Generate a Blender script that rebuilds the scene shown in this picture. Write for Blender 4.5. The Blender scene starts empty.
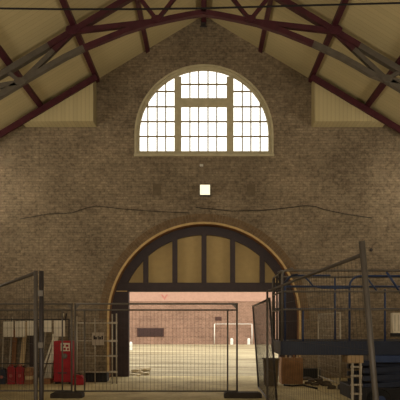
import bpy, bmesh, math, random
from mathutils import Vector, Matrix
random.seed(7)
S = bpy.context.scene
COL = S.collection
PI = math.pi
F, CX, HY, EYE, D = 530.0, 204.0, 325.0, 1.55, 15.6     # focal px, vanishing point, eye height, camera to gable wall

def at(px, py, Y):
    d = Y + D
    return Vector(((px - CX) * d / F, Y, EYE - (py - HY) * d / F))

def lin(c):
    return tuple(((v/255)/12.92 if v/255 <= .04045 else ((v/255+.055)/1.055)**2.4) for v in c)

# ------------------------------------------------------------------ materials
MATS = {}
def mat(name, rgb, rough=.7, metal=0, var=.12, vscale=6, bump=0, emit=0, spec=.3):
    if name in MATS: return MATS[name]
    m = bpy.data.materials.new(name); m.use_nodes = True
    nt = m.node_tree; N = nt.nodes; L = nt.links
    b = N['Principled BSDF']
    b.inputs['Roughness'].default_value = rough; b.inputs['Metallic'].default_value = metal
    b.inputs['Specular IOR Level'].default_value = spec
    r, g, bl = lin(rgb)
    tc = N.new('ShaderNodeTexCoord'); no = N.new('ShaderNodeTexNoise')
    no.inputs['Scale'].default_value = vscale; no.inputs['Detail'].default_value = 6
    L.new(tc.outputs['Object'], no.inputs['Vector'])
    cr = N.new('ShaderNodeValToRGB')
    cr.color_ramp.elements[0].position = .3; cr.color_ramp.elements[1].position = .7
    cr.color_ramp.elements[0].color = (r*(1-var), g*(1-var), bl*(1-var), 1)
    cr.color_ramp.elements[1].color = (min(1, r*(1+var)), min(1, g*(1+var)), min(1, bl*(1+var)), 1)
    L.new(no.outputs['Fac'], cr.inputs['Fac']); L.new(cr.outputs['Color'], b.inputs['Base Color'])
    if bump:
        bp = N.new('ShaderNodeBump'); bp.inputs['Strength'].default_value = bump; bp.inputs['Distance'].default_value = .02
        L.new(no.outputs['Fac'], bp.inputs['Height']); L.new(bp.outputs['Normal'], b.inputs['Normal'])
    if emit:
        b.inputs['Emission Color'].default_value = (r, g, bl, 1); b.inputs['Emission Strength'].default_value = emit
    MATS[name] = m
    return m

def brick_mat(name, c1, c2, mortar, axes=('X', 'Z'), w=.225, h=.075, dirt=.35, speck=None):
    m = bpy.data.materials.new(name); m.use_nodes = True
    nt = m.node_tree; N = nt.nodes; L = nt.links
    b = N['Principled BSDF']; b.inputs['Roughness'].default_value = .85; b.inputs['Specular IOR Level'].default_value = .2
    tc = N.new('ShaderNodeTexCoord'); sp = N.new('ShaderNodeSeparateXYZ'); co = N.new('ShaderNodeCombineXYZ')
    L.new(tc.outputs['Object'], sp.inputs[0])
    L.new(sp.outputs[axes[0]], co.inputs['X']); L.new(sp.outputs[axes[1]], co.inputs['Y'])
    br = N.new('ShaderNodeTexBrick')
    br.inputs['Scale'].default_value = 1; br.inputs['Brick Width'].default_value = w; br.inputs['Row Height'].default_value = h
    br.inputs['Mortar Size'].default_value = .009; br.inputs['Mortar Smooth'].default_value = .3; br.inputs['Bias'].default_value = -.1
    br.inputs['Color1'].default_value = (*lin(c1), 1); br.inputs['Color2'].default_value = (*lin(c2), 1)
    br.inputs['Mortar'].default_value = (*lin(mortar), 1)
    L.new(co.outputs[0], br.inputs['Vector'])
    def noise(scale, detail=5, rough=.6):
        n = N.new('ShaderNodeTexNoise'); n.inputs['Scale'].default_value = scale
        n.inputs['Detail'].default_value = detail; n.inputs['Roughness'].default_value = rough
        L.new(co.outputs[0], n.inputs['Vector']); return n
    def ramp(src, p0, v0, p1, v1):
        r = N.new('ShaderNodeMapRange'); r.inputs[1].default_value = p0; r.inputs[2].default_value = p1
        r.inputs[3].default_value = v0; r.inputs[4].default_value = v1
        L.new(src, r.inputs[0]); return r
    def mul(a, f):
        x = N.new('ShaderNodeMix'); x.data_type = 'RGBA'; x.blend_type = 'MULTIPLY'; x.inputs[0].default_value = 1
        L.new(a, x.inputs[6]); L.new(f, x.inputs[7]); return x.outputs[2]
    big = ramp(noise(.55).outputs['Fac'], .35, 1-dirt, .65, 1.1)
    fine = ramp(noise(9, 3, .8).outputs['Fac'], .33, 1-dirt*1.2, .67, 1+dirt*1.3)
    c = mul(br.outputs['Color'], big.outputs[0]); c = mul(c, fine.outputs[0])
    if speck:
        # pale bricks scattered, lighter where lime has washed out
        vo = N.new('ShaderNodeTexBrick')
        for k, v in (('Scale', 1), ('Brick Width', w), ('Row Height', h), ('Mortar Size', 0), ('Bias', -.75)):
            vo.inputs[k].default_value = v
        vo.inputs['Color1'].default_value = (0, 0, 0, 1); vo.inputs['Color2'].default_value = (1, 1, 1, 1)
        L.new(co.outputs[0], vo.inputs['Vector'])
        gate = ramp(noise(1.1, 4).outputs['Fac'], .45, 0, .7, .8)
        pm = N.new('ShaderNodeMath'); pm.operation = 'MULTIPLY'
        L.new(vo.outputs['Color'], pm.inputs[0]); L.new(gate.outputs[0], pm.inputs[1])
        mx = N.new('ShaderNodeMix'); mx.data_type = 'RGBA'
        L.new(pm.outputs[0], mx.inputs[0]); L.new(c, mx.inputs[6]); mx.inputs[7].default_value = (*lin(speck), 1)
        c = mx.outputs[2]
    L.new(c, b.inputs['Base Color'])
    bp = N.new('ShaderNodeBump'); bp.inputs['Strength'].default_value = .5; bp.inputs['Distance'].default_value = .012
    inv = N.new('ShaderNodeMath'); inv.operation = 'SUBTRACT'; inv.inputs[0].default_value = 1
    L.new(br.outputs['Fac'], inv.inputs[1]); L.new(inv.outputs[0], bp.inputs['Height'])
    L.new(bp.outputs['Normal'], b.inputs['Normal'])
    MATS[name] = m
    return m

def board_mat(name, rgb, axis, width, gap=.06, var=.12, along=None):
    """Painted boards side by side along an axis, dark joints, tone differing from board to board."""
    m = bpy.data.materials.new(name); m.use_nodes = True
    nt = m.node_tree; N = nt.nodes; L = nt.links
    b = N['Principled BSDF']; b.inputs['Roughness'].default_value = .6; b.inputs['Specular IOR Level'].default_value = .25
    tc = N.new('ShaderNodeTexCoord'); sp = N.new('ShaderNodeSeparateXYZ'); L.new(tc.outputs['Object'], sp.inputs[0])
    dv = N.new('ShaderNodeMath'); dv.operation = 'DIVIDE'; dv.inputs[1].default_value = width; L.new(sp.outputs[axis], dv.inputs[0])
    fl = N.new('ShaderNodeMath'); fl.operation = 'FLOOR'; L.new(dv.outputs[0], fl.inputs[0])
    fr = N.new('ShaderNodeMath'); fr.operation = 'FRACT'; L.new(dv.outputs[0], fr.inputs[0])
    wn = N.new('ShaderNodeTexWhiteNoise'); wn.noise_dimensions = '1D'; L.new(fl.outputs[0], wn.inputs['W'])
    no = N.new('ShaderNodeTexNoise'); no.inputs['Scale'].default_value = .8; no.inputs['Detail'].default_value = 5
    L.new(tc.outputs['Object'], no.inputs['Vector'])
    ad = N.new('ShaderNodeMath'); ad.operation = 'ADD'; L.new(wn.outputs['Value'], ad.inputs[0]); L.new(no.outputs['Fac'], ad.inputs[1])
    mr = N.new('ShaderNodeMapRange'); mr.inputs[1].default_value = .4; mr.inputs[2].default_value = 1.6
    mr.inputs[3].default_value = 1-var; mr.inputs[4].default_value = 1+var; L.new(ad.outputs[0], mr.inputs[0])
    lt = N.new('ShaderNodeMath'); lt.operation = 'GREATER_THAN'; lt.inputs[1].default_value = gap; L.new(fr.outputs[0], lt.inputs[0])
    jr = N.new('ShaderNodeMapRange'); jr.inputs[3].default_value = .62; jr.inputs[4].default_value = 1; L.new(lt.outputs[0], jr.inputs[0])
    ml = N.new('ShaderNodeMath'); ml.operation = 'MULTIPLY'; L.new(mr.outputs[0], ml.inputs[0]); L.new(jr.outputs[0], ml.inputs[1])
    x = N.new('ShaderNodeMix'); x.data_type = 'RGBA'; x.blend_type = 'MULTIPLY'; x.inputs[0].default_value = 1
    x.inputs[6].default_value = (*lin(rgb), 1); L.new(ml.outputs[0], x.inputs[7]); L.new(x.outputs[2], b.inputs['Base Color'])
    bp = N.new('ShaderNodeBump'); bp.inputs['Strength'].default_value = .4; bp.inputs['Distance'].default_value = .01
    L.new(lt.outputs[0], bp.inputs['Height']); L.new(bp.outputs['Normal'], b.inputs['Normal'])
    MATS[name] = m
    return m

def ground_mat(name, c1, c2, scale=.5, stretch=(1, 1), rough=.9):
    m = bpy.data.materials.new(name); m.use_nodes = True
    nt = m.node_tree; N = nt.nodes; L = nt.links
    b = N['Principled BSDF']; b.inputs['Roughness'].default_value = rough; b.inputs['Specular IOR Level'].default_value = .2
    tc = N.new('ShaderNodeTexCoord'); mp = N.new('ShaderNodeMapping'); mp.inputs['Scale'].default_value = (*stretch, 1)
    L.new(tc.outputs['Object'], mp.inputs[0])
    n1 = N.new('ShaderNodeTexNoise'); n1.inputs['Scale'].default_value = scale; n1.inputs['Detail'].default_value = 8; n1.inputs['Roughness'].default_value = .65
    n2 = N.new('ShaderNodeTexNoise'); n2.inputs['Scale'].default_value = 14; n2.inputs['Detail'].default_value = 4
    L.new(mp.outputs[0], n1.inputs['Vector']); L.new(tc.outputs['Object'], n2.inputs['Vector'])
    a = N.new('ShaderNodeMath'); a.operation = 'MULTIPLY_ADD'; a.inputs[1].default_value = .3
    L.new(n2.outputs['Fac'], a.inputs[0]); L.new(n1.outputs['Fac'], a.inputs[2])
    cr = N.new('ShaderNodeValToRGB'); cr.color_ramp.elements[0].position = .48; cr.color_ramp.elements[1].position = .78
    cr.color_ramp.elements[0].color = (*lin(c1), 1); cr.color_ramp.elements[1].color = (*lin(c2), 1)
    L.new(a.outputs[0], cr.inputs['Fac']); L.new(cr.outputs['Color'], b.inputs['Base Color'])
    bp = N.new('ShaderNodeBump'); bp.inputs['Strength'].default_value = .3; bp.inputs['Distance'].default_value = .03
    L.new(n2.outputs['Fac'], bp.inputs['Height']); L.new(bp.outputs['Normal'], b.inputs['Normal'])
    MATS[name] = m
    return m

def glass_mat():
    m = bpy.data.materials.new('window_glass'); m.use_nodes = True
    nt = m.node_tree; N = nt.nodes; L = nt.links
    N.remove(N['Principled BSDF']); out = N['Material Output']
    t = N.new('ShaderNodeBsdfTransparent'); g = N.new('ShaderNodeBsdfGlossy'); g.inputs['Roughness'].default_value = .05
    n = N.new('ShaderNodeTexNoise'); n.inputs['Scale'].default_value = 3; tc = N.new('ShaderNodeTexCoord')
    L.new(tc.outputs['Object'], n.inputs['Vector'])
    cr = N.new('ShaderNodeValToRGB'); cr.color_ramp.elements[0].color = (.93, .94, .94, 1); cr.color_ramp.elements[1].color = (.97, .97, .95, 1)
    L.new(n.outputs['Fac'], cr.inputs['Fac']); L.new(cr.outputs['Color'], t.inputs['Color'])
    x = N.new('ShaderNodeMixShader'); x.inputs[0].default_value = .05
    L.new(t.outputs[0], x.inputs[1]); L.new(g.outputs[0], x.inputs[2]); L.new(x.outputs[0], out.inputs['Surface'])
    MATS['glass'] = m
    return m

BRICK = brick_mat('old_yellow_brick', (142, 125, 101), (124, 107, 86), (118, 104, 84), dirt=.31, speck=(194, 180, 152))
BRICK_SIDE = brick_mat('side_brick', (142, 126, 98), (118, 103, 78), (112, 99, 76), axes=('Y', 'Z'))
FARBRICK = brick_mat('pink_street_brick', (136, 106, 88), (118, 90, 74), (158, 132, 114), w=.3, h=.11, dirt=.16)
CEIL = board_mat('ceiling_boards', (184, 168, 126), 'Y', .145, .04, .05)
BOARD_V = board_mat('bulkhead_boards', (182, 166, 124), 'X', .115, .07, .05)
FLOOR = ground_mat('dusty_floor', (150, 134, 98), (196, 178, 134), .9)
YARD = ground_mat('sandy_yard', (104, 86, 60), (176, 164, 132), .9, (.2, 1.5))
GLASS = glass_mat()
CREAM = mat('cream_paint', (184, 172, 138), .55)
BAR = mat('glazing_bar_paint', (150, 132, 92), .55)
MAROON = mat('maroon_paint', (70, 28, 36), .5, var=.2)
GREYLIT = mat('side_lit_grey', (94, 86, 75), .6, var=.15)  # side light on the outer truss members, put into their colour as grey
BLACKWIRE = mat('black_rubber', (24, 20, 20), .6)
STONE = mat('tan_stone', (196, 164, 112), .8, var=.15)
RINGBRICK = mat('arch_brick', (116, 94, 68), .85, var=.25, vscale=5)
REVEAL = mat('reveal_brick', (126, 88, 58), .85, var=.2, vscale=5)
DARKWOOD = mat('dark_painted_timber', (52, 36, 34), .5, var=.2)
INFILL = mat('beige_board', (178, 152, 102), .7, var=.06)
GALV = mat('galvanised_steel', (104, 96, 87), .5, .35, var=.15)
GALVPALE = mat('pale_galvanised_steel', (172, 160, 140), .5, .3, var=.15)
DARKSTEEL = mat('dark_steel', (62, 56, 54), .5, .4)
WIRE = mat('fence_wire', (66, 60, 52), .55, .4)
FOOT = mat('fence_foot_rubber', (58, 50, 42), .9, var=.25)
RED = mat('red_paint', (150, 24, 32), .5, var=.15)
REDPLASTIC = mat('red_plastic', (146, 26, 34), .45, var=.1)
WHITEISH = mat('pale_board', (208, 196, 172), .7, var=.1)
TIMBER = mat('pale_timber', (186, 160, 118), .75, var=.18)
TIMBER2 = mat('brown_timber', (134, 92, 58), .75, var=.22)
BROWN = mat('rust_brown_board', (150, 110, 72), .75, var=.2)
BLUE = mat('blue_machine_paint', (46, 60, 92), .45, var=.15)
BLUEDARK = mat('dark_blue_machine_paint', (34, 39, 54), .5, var=.2)
BLACK = mat('black_paint', (26, 22, 20), .6)
TYRE = mat('black_tyre', (30, 28, 27), .9)
LAMP = mat('lit_lamp_lens', (255, 240, 205), emit=1.1)
WHITEPAINT = mat('white_paint', (214, 210, 198), .6, var=.04)
MARKRED = mat('faded_red_paint', (160, 104, 92), .7)
BANDPINK = mat('pale_pink_render', (164, 130, 112), .85, var=.08)
BROWNSIGN = mat('brown_metal', (70, 44, 36), .6)
RUBBLE = mat('broken_stone', (186, 170, 138), .9, var=.25, bump=.6)
DEBRIS = mat('dark_debris', (78, 66, 52), .9, var=.4, bump=.6)

# ------------------------------------------------------------------ mesh helpers
class MB:
    def __init__(s): s.bm = bmesh.new()
    def box(s, x0, x1, y0, y1, z0, z1):
        v = [s.bm.verts.new(p) for p in ((x0,y0,z0),(x1,y0,z0),(x1,y1,z0),(x0,y1,z0),(x0,y0,z1),(x1,y0,z1),(x1,y1,z1),(x0,y1,z1))]
        for f in ((3,2,1,0),(4,5,6,7),(0,1,5,4),(1,2,6,5),(2,3,7,6),(3,0,4,7)): s.bm.faces.new([v[i] for i in f])
        return v
    def bar(s, p, q, w, t, up=(0,1,0)):
        """rectangular bar p->q; t along `up`, w across."""
        p, q = Vector(p), Vector(q); d = (q-p).normalized(); u = Vector(up); u = (u - d*u.dot(d)).normalized(); a = d.cross(u)
        vs = []
        for c in (p, q):
            for i, j in ((-1,-1),(1,-1),(1,1),(-1,1)): vs.append(s.bm.verts.new(c + a*(i*w/2) + u*(j*t/2)))
        for f in ((3,2,1,0),(4,5,6,7),(0,1,5,4),(1,2,6,5),(2,3,7,6),(3,0,4,7)): s.bm.faces.new([vs[i] for i in f])
    def tube(s, pts, r, n=8, cap=True):
        pts = [Vector(p) for p in pts]; rings = []
        d0 = (pts[1]-pts[0]).normalized()
        u = Vector((0,0,1)) if abs(d0.z) < .9 else Vector((0,1,0))
        for i, p in enumerate(pts):
            if i == 0: d = pts[1]-p
            elif i == len(pts)-1: d = p-pts[i-1]
            else: d = (pts[i+1]-p).normalized() + (p-pts[i-1]).normalized()
            d.normalize(); u = (u - d*u.dot(d)).normalized(); a = d.cross(u)
            rings.append([s.bm.verts.new(p + (u*math.cos(k*2*PI/n) + a*math.sin(k*2*PI/n))*r) for k in range(n)])
        for r0, r1 in zip(rings, rings[1:]):
            for k in range(n): s.bm.faces.new((r0[k], r0[(k+1)%n], r1[(k+1)%n], r1[k]))
        if cap: s.bm.faces.new(rings[0][::-1]); s.bm.faces.new(rings[-1])
    def strip(s, inner, outer, y0, y1):
        """solid band between two matching polylines of (x,z), extruded y0..y1"""
        n = len(inner); rows = []
        for (xi, zi), (xo, zo) in zip(inner, outer):
            rows.append([s.bm.verts.new(p) for p in ((xi,y0,zi),(xo,y0,zo),(xo,y1,zo),(xi,y1,zi))])
        for a, b in zip(rows, rows[1:]):
            for k in range(4): s.bm.faces.new((a[k], a[(k+1)%4], b[(k+1)%4], b[k]))
        s.bm.faces.new(rows[0][::-1]); s.bm.faces.new(rows[-1])
    def prism(s, poly, y0, y1):
        a = [s.bm.verts.new((x,y0,z)) for x, z in poly]; b = [s.bm.verts.new((x,y1,z)) for x, z in poly]
        s.bm.faces.new(a); s.bm.faces.new(b[::-1]); n = len(a)
        for k in range(n): s.bm.faces.new((a[k], b[k], b[(k+1)%n], a[(k+1)%n]))
    def lathe(s, prof, c, axis='Z', n=16):
        rings = []
        for r, h in prof:
            ring = []
            for k in range(n):
                t = 2*PI*k/n
                o = (r*math.cos(t), r*math.sin(t), h) if axis == 'Z' else ((r*math.cos(t), h, r*math.sin(t)) if axis == 'Y' else (h, r*math.cos(t), r*math.sin(t)))
                ring.append(s.bm.verts.new(Vector(c)+Vector(o)))
            rings.append(ring)
        for a, b in zip(rings, rings[1:]):
            for k in range(n): s.bm.faces.new((a[k], a[(k+1)%n], b[(k+1)%n], b[k]))
        s.bm.faces.new(rings[0][::-1]); s.bm.faces.new(rings[-1])
    def rock(s, c, r, sq=(1,1,.7), seed=0):
        rnd = random.Random(seed); tmp = bmesh.ops.create_icosphere(s.bm, subdivisions=2, radius=1)
        ph = [rnd.uniform(0, 6) for _ in range(6)]
        for v in tmp['verts']:
            p = v.co; k = 1 + .18*math.sin(3*p.x+ph[0]) + .16*math.sin(4*p.y+ph[1]) + .14*math.sin(5*p.z+ph[2])
            v.co = Vector(c) + Vector((p.x*sq[0], p.y*sq[1], p.z*sq[2]))*r*k
    def build(s, name, m, parent=None, bevel=0, smooth=False, origin=None):
        bm = s.bm
        bmesh.ops.recalc_face_normals(bm, faces=bm.faces)
        if parent is not None:
            r = parent
            while r.parent: r = r.parent
            org = r.location.copy()
        elif origin is not None: org = Vector(origin)
        else: org = Vector((0,0,0))
        if org.length: bmesh.ops.translate(bm, verts=bm.verts, vec=-org)
        me = bpy.data.meshes.new(name); bm.to_mesh(me); bm.free()
        o = bpy.data.objects.new(name, me); COL.objects.link(o)
        for mm in (m if isinstance(m, (list, tuple)) else [m]): me.materials.append(mm)
        if parent is not None: o.parent = parent
        elif origin is not None: o.location = org
        if bevel:
            b = o.modifiers.new('bevel', 'BEVEL'); b.width = bevel; b.segments = 2; b.limit_method = 'ANGLE'
        if smooth:
            for p in me.polygons: p.use_smooth = True
        return o

def tag(o, label=None, cat=None, group=None, kind=None):
    if label: o['label'] = label
    if cat: o['category'] = cat
    if group: o['group'] = group
    if kind: o['kind'] = kind
    return o
def thing(name, loc, label, cat, group=None):
    o = bpy.data.objects.new(name, None); COL.objects.link(o); o.location = loc; o.empty_display_size = .2
    return tag(o, label, cat, group)
def copy_tree(o, parent=None):
    c = o.copy(); COL.objects.link(c); c.parent = parent
    for ch in [x for x in S.objects if x.parent == o]: copy_tree(ch, c)
    return c
def struct(o): o['kind'] = 'structure'; return o

def filled(outlines, y0, y1, name, m):
    """solid from (x,z) outlines (first outer, others holes) extruded from y0 to y1"""
    cu = bpy.data.curves.new(name, 'CURVE'); cu.dimensions = '2D'; cu.fill_mode = 'BOTH'; cu.extrude = (y1-y0)/2
    for pts in outlines:
        sp = cu.splines.new('POLY'); sp.points.add(len(pts)-1); sp.use_cyclic_u = True
        for p, (x, z) in zip(sp.points, pts): p.co = (x, z, 0, 1)
    tmp = bpy.data.objects.new('tmp_outline', cu); COL.objects.link(tmp)
    bpy.context.view_layer.update()
    me = bpy.data.meshes.new_from_object(tmp.evaluated_get(bpy.context.evaluated_depsgraph_get()))
    bpy.data.objects.remove(tmp); bpy.data.curves.remove(cu)
    for v in me.vertices:
        x, z, e = v.co; v.co = (x, (y0+y1)/2 - e, z)
    bm = bmesh.new(); bm.from_mesh(me); bmesh.ops.remove_doubles(bm, verts=bm.verts, dist=1e-5)
    bmesh.ops.recalc_face_normals(bm, faces=bm.faces); bm.to_mesh(me); bm.free()
    me.materials.clear(); me.materials.append(m); me.name = name
    o = bpy.data.objects.new(name, me); COL.objects.link(o)
    return o

# ------------------------------------------------------------------ shell
HW, BACK, RZ, SL, TH = 8.6, -23.0, 10.66, .6, .55     # half width, rear end, ridge height, pitch, gable thickness
def roofz(x): return RZ - SL*abs(x)
DZ, DR = 1.73, 2.80                                   # door arch centre height, radius
WZ, WR, WB = 7.17, 2.0, 6.58                         # gable window centre, radius, bottom

def arc(cz, r, n=48, a0=0, a1=PI): return [(r*math.cos(a0+(a1-a0)*k/n), cz + r*math.sin(a0+(a1-a0)*k/n)) for k in range(n+1)]
door_hole = [(DR, 0.0)] + arc(DZ, DR) + [(-DR, 0.0)]
outer = [(-HW, 0), (-DR, 0)] + arc(DZ, DR)[::-1] + [(DR, 0), (HW, 0), (HW, roofz(HW)+.12), (0, RZ+.12), (-HW, roofz(HW)+.12)]
win_hole = [(WR, WB)] + arc(WZ, WR) + [(-WR, WB)]
o = filled([outer, win_hole], 0, .11, 'wall_back', BRICK); struct(o)
win_back = [(WR+.22, WB-.05)] + arc(WZ, WR+.22) + [(-WR-.22, WB-.05)]
o = filled([outer, win_back], .1102, TH, 'wall_outer', BRICK); struct(o)      # outer leaf, its opening splayed wider than the frame

b = MB(); b.box(-HW, HW, BACK, TH+.0, -.2, 0); struct(b.build('floor', FLOOR))
b = MB(); b.box(-45, 45, TH, 45, -.25, -.02); struct(b.build('yard', YARD))
# ceiling: two boarded pitches
b = MB()
for s_ in (-1, 1):
    xe = s_*(HW+.3)
    P = [(0, RZ), (xe, roofz(xe)), (xe, roofz(xe)+.2), (0, RZ+.2)]
    b.prism(P, BACK, TH+.3)
struct(b.build('ceiling', CEIL))
def side_wall(name, s_):
    b = MB(); x0, x1 = sorted((s_*HW, s_*(HW+.4)))
    b.box(x0, x1, BACK, TH, 0, roofz(HW)+.02); struct(b.build(name, BRICK_SIDE))
side_wall('wall_left', -1); side_wall('wall_right', 1)
front = [(-HW, 0), (HW, 0), (HW, roofz(HW)), (0, RZ), (-HW, roofz(HW))]
fh = [(3.2, 3.2)] + arc(5.2, 3.2) + [(-3.2, 3.2)]
struct(filled([front, fh], BACK-.4, BACK, 'wall_front', BRICK))

# ------------------------------------------------------------------ gable window
w = bpy.data.objects.new('window_1', None); COL.objects.link(w); struct(w); w.location = (0, 0, WB)
GR, GB = 1.90, 6.68
def offs(R, bot, n=48): return [(R, bot)] + arc(WZ, R, n) + [(-R, bot)]
b = MB(); b.strip(offs(GR, GB), offs(WR, GB), .03, .10); b.box(-WR, WR, .03, .10, WB, GB)
struct(b.build('window_frame', CREAM, w))
b = MB(); b.strip(offs(WR-.01, WB), offs(WR+.045, WB), -.03, .02); b.box(-WR-.06, WR+.06, -.05, .03, WB-.07, WB)
struct(b.build('window_surround', CREAM, w))
def clipz(x): return WZ + math.sqrt(max(0, (GR+.02)**2 - x*x))
mx = 0.77; mw = .10
b = MB()
for s_ in (-1, 1): b.box(s_*mx-mw, s_*mx+mw, .01, .12, GB, clipz(mx+mw)-.01)
b.box(-mx+mw, mx-mw, .015, .115, 8.00, 8.24)
struct(b.build('window_mullion', CREAM, w))
b = MB(); t = .019
def vbar(x, z0, z1): b.box(x-t, x+t, .045, .085, z0, z1)
def hbar(z, x0, x1): b.box(x0, x1, .047, .083, z-t, z+t)
for x in (-.417, -.157, .118, .378): vbar(x, GB, 8.00); vbar(x, 8.24, clipz(x))
for z in (7.12, 7.56): hbar(z, -mx+mw, mx-mw)
hbar(8.66, -mx+mw, mx-mw)
for s_ in (-1, 1):
    for x in (1.13, 1.385, 1.66): vbar(s_*x, GB, clipz(x))
    for z in (7.12, 7.56, 8.00, 8.45):
        xe = math.sqrt((GR+.02)**2 - (z-WZ)**2); hbar(z, *sorted((s_*(mx+mw), s_*xe)))
struct(b.build('glazing_bar', BAR, w))
b = MB(); b.prism(offs(GR+.01, GB-.01), .064, .07); struct(b.build('window_glass', GLASS, w))

# ------------------------------------------------------------------ arched doorway
ang = [PI*k/48 for k in range(49)]
def dpath(R): return [(R, 0)] + arc(DZ, R) + [(-R, 0)]
b = MB(); b.strip(dpath(DR-.005), dpath(DR+.055), -.03, .02); struct(b.build('trim_1', STONE))
b = MB(); b.strip(dpath(DR-.012), dpath(DR+.01), .02, .36); struct(b.build('trim_2', REVEAL))
b = MB(); nb = 104                                       # two header courses around the arch
for row, (r0, r1) in enumerate(((DR+.06, DR+.17), (DR+.18, DR+.29))):
    for k in range(nb):
        a0 = PI*(k+.06+.5*row*0)/nb; a1 = PI*(k+.94)/nb
        b.strip([(r0*math.cos(a), DZ+r0*math.sin(a)) for a in (a0, a1)], [(r1*math.cos(a), DZ+r1*math.sin(a)) for a in (a0, a1)], -.012, .01)
struct(b.build('trim_3', RINGBRICK))

dr = bpy.data.objects.new('door_1', None); COL.objects.link(dr); dr.location = (0, .4, 0); struct(dr)
FY0, FY1 = .30, .48; FR = 2.53; TZ0, TZ1 = 2.55, 2.82; JX = 2.26
b = MB(); b.strip(arc(DZ, FR), arc(DZ, DR-.015), FY0, FY1); struct(b.build('door_frame', DARKWOOD, dr))
b = MB(); b.box(-2.62, 2.62, FY0-.03, FY1+.03, TZ0, TZ1); struct(b.build('transom', DARKWOOD, dr, bevel=.01))
for s_ in (-1, 1):
    b = MB(); x0, x1 = sorted((s_*JX, s_*(DR-.015))); b.box(x0, x1, FY0-.02, FY1+.02, 0, TZ0)
    struct(b.build('door_jamb', DARKWOOD, dr))
b = MB(); b.box(-2.62, -2.3, FY0-.045, FY0-.031, TZ0-.0, TZ0+.025); struct(b.build('lintel_strip', STONE, dr))
mxs = [-1.75, -.875, 0, .86, 1.75]
for x in mxs:
    b = MB(); zt = DZ + math.sqrt(FR**2 - x*x) + .06; b.box(x-.075, x+.075, FY0-.01, FY1, TZ1, zt); struct(b.build('mullion', DARKWOOD, dr))
edges = [-FR-.05] + mxs + [FR+.05]
for xa, xb in zip(edges, edges[1:]):
    R = FR+.03; n = 12; pts = []
    lim = math.sqrt(R*R - (TZ1-DZ)**2)
    xa_, xb_ = max(xa, -lim), min(xb, lim)
    for k in range(n+1):
        x = xa_ + (xb_-xa_)*k/n; pts.append((x, max(TZ1, DZ + math.sqrt(max(0, R*R-x*x)))))
    b = MB(); b.strip([(x, TZ1-.02) for x, z in pts], pts, .40, .43); struct(b.build('infill_panel', INFILL, dr))

# low black guard plinths either side of the doorway
for i, (pa, pb, ya, yb, hh) in enumerate(((85, 107, -1.2, -.85, .25), (303, 321, -.25, -.002, .28))):
    xa, xb = at(pa, 0, ya).x, at(pb, 0, ya).x
    b = MB(); b.box(xa, xb, ya, yb, 0, hh)
    tag(b.build('guard_plinth', BLACK, None, bevel=.02, origin=((xa+xb)/2, (ya+yb)/2, 0)),
        ('low black plinth on the floor left of the arched doorway', 'low black plinth at the wall foot right of the arched doorway')[i], 'plinth', 'black plinths flanking the doorway')

# ------------------------------------------------------------------ roof timbers and truss
PW, PD = .105, .10
pur = [(-1.65, 'second maroon purlin from the ridge, on the left pitch'), (1.65, 'second maroon purlin from the ridge, on the right pitch'),
       (-3.12, 'maroon purlin meeting the top of the left boarded bulkhead'), (3.12, 'maroon purlin meeting the top of the right boarded bulkhead'),
       (-4.66, 'lowest maroon purlin in view, at the left edge of the picture'), (4.66, 'lowest maroon purlin in view, at the right edge of the picture')]
for x, lab in pur:
    z1 = roofz(x); sg = -1 if x < 0 else 1
    ye = -.42 if abs(x) > 4 else 0.0
    pts = [(x-PW/2, roofz(x-PW/2)-.004), (x+PW/2, roofz(x+PW/2)-.004), (x+PW/2, roofz(x+PW/2)-PD), (x-PW/2, roofz(x-PW/2)-PD)]
    b = MB(); b.prism(pts, BACK, ye)
    tag(b.build('purlin', MAROON, None, origin=(x, ye, z1)), lab, 'purlin', 'roof purlins')
b = MB(); b.box(-.07, .07, BACK, 0, RZ-.26, RZ-.09)
tag(b.build('ridge_beam', MAROON, None, origin=(0, 0, RZ-.2)), 'dark maroon ridge beam running under the roof apex', 'beam')

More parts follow.
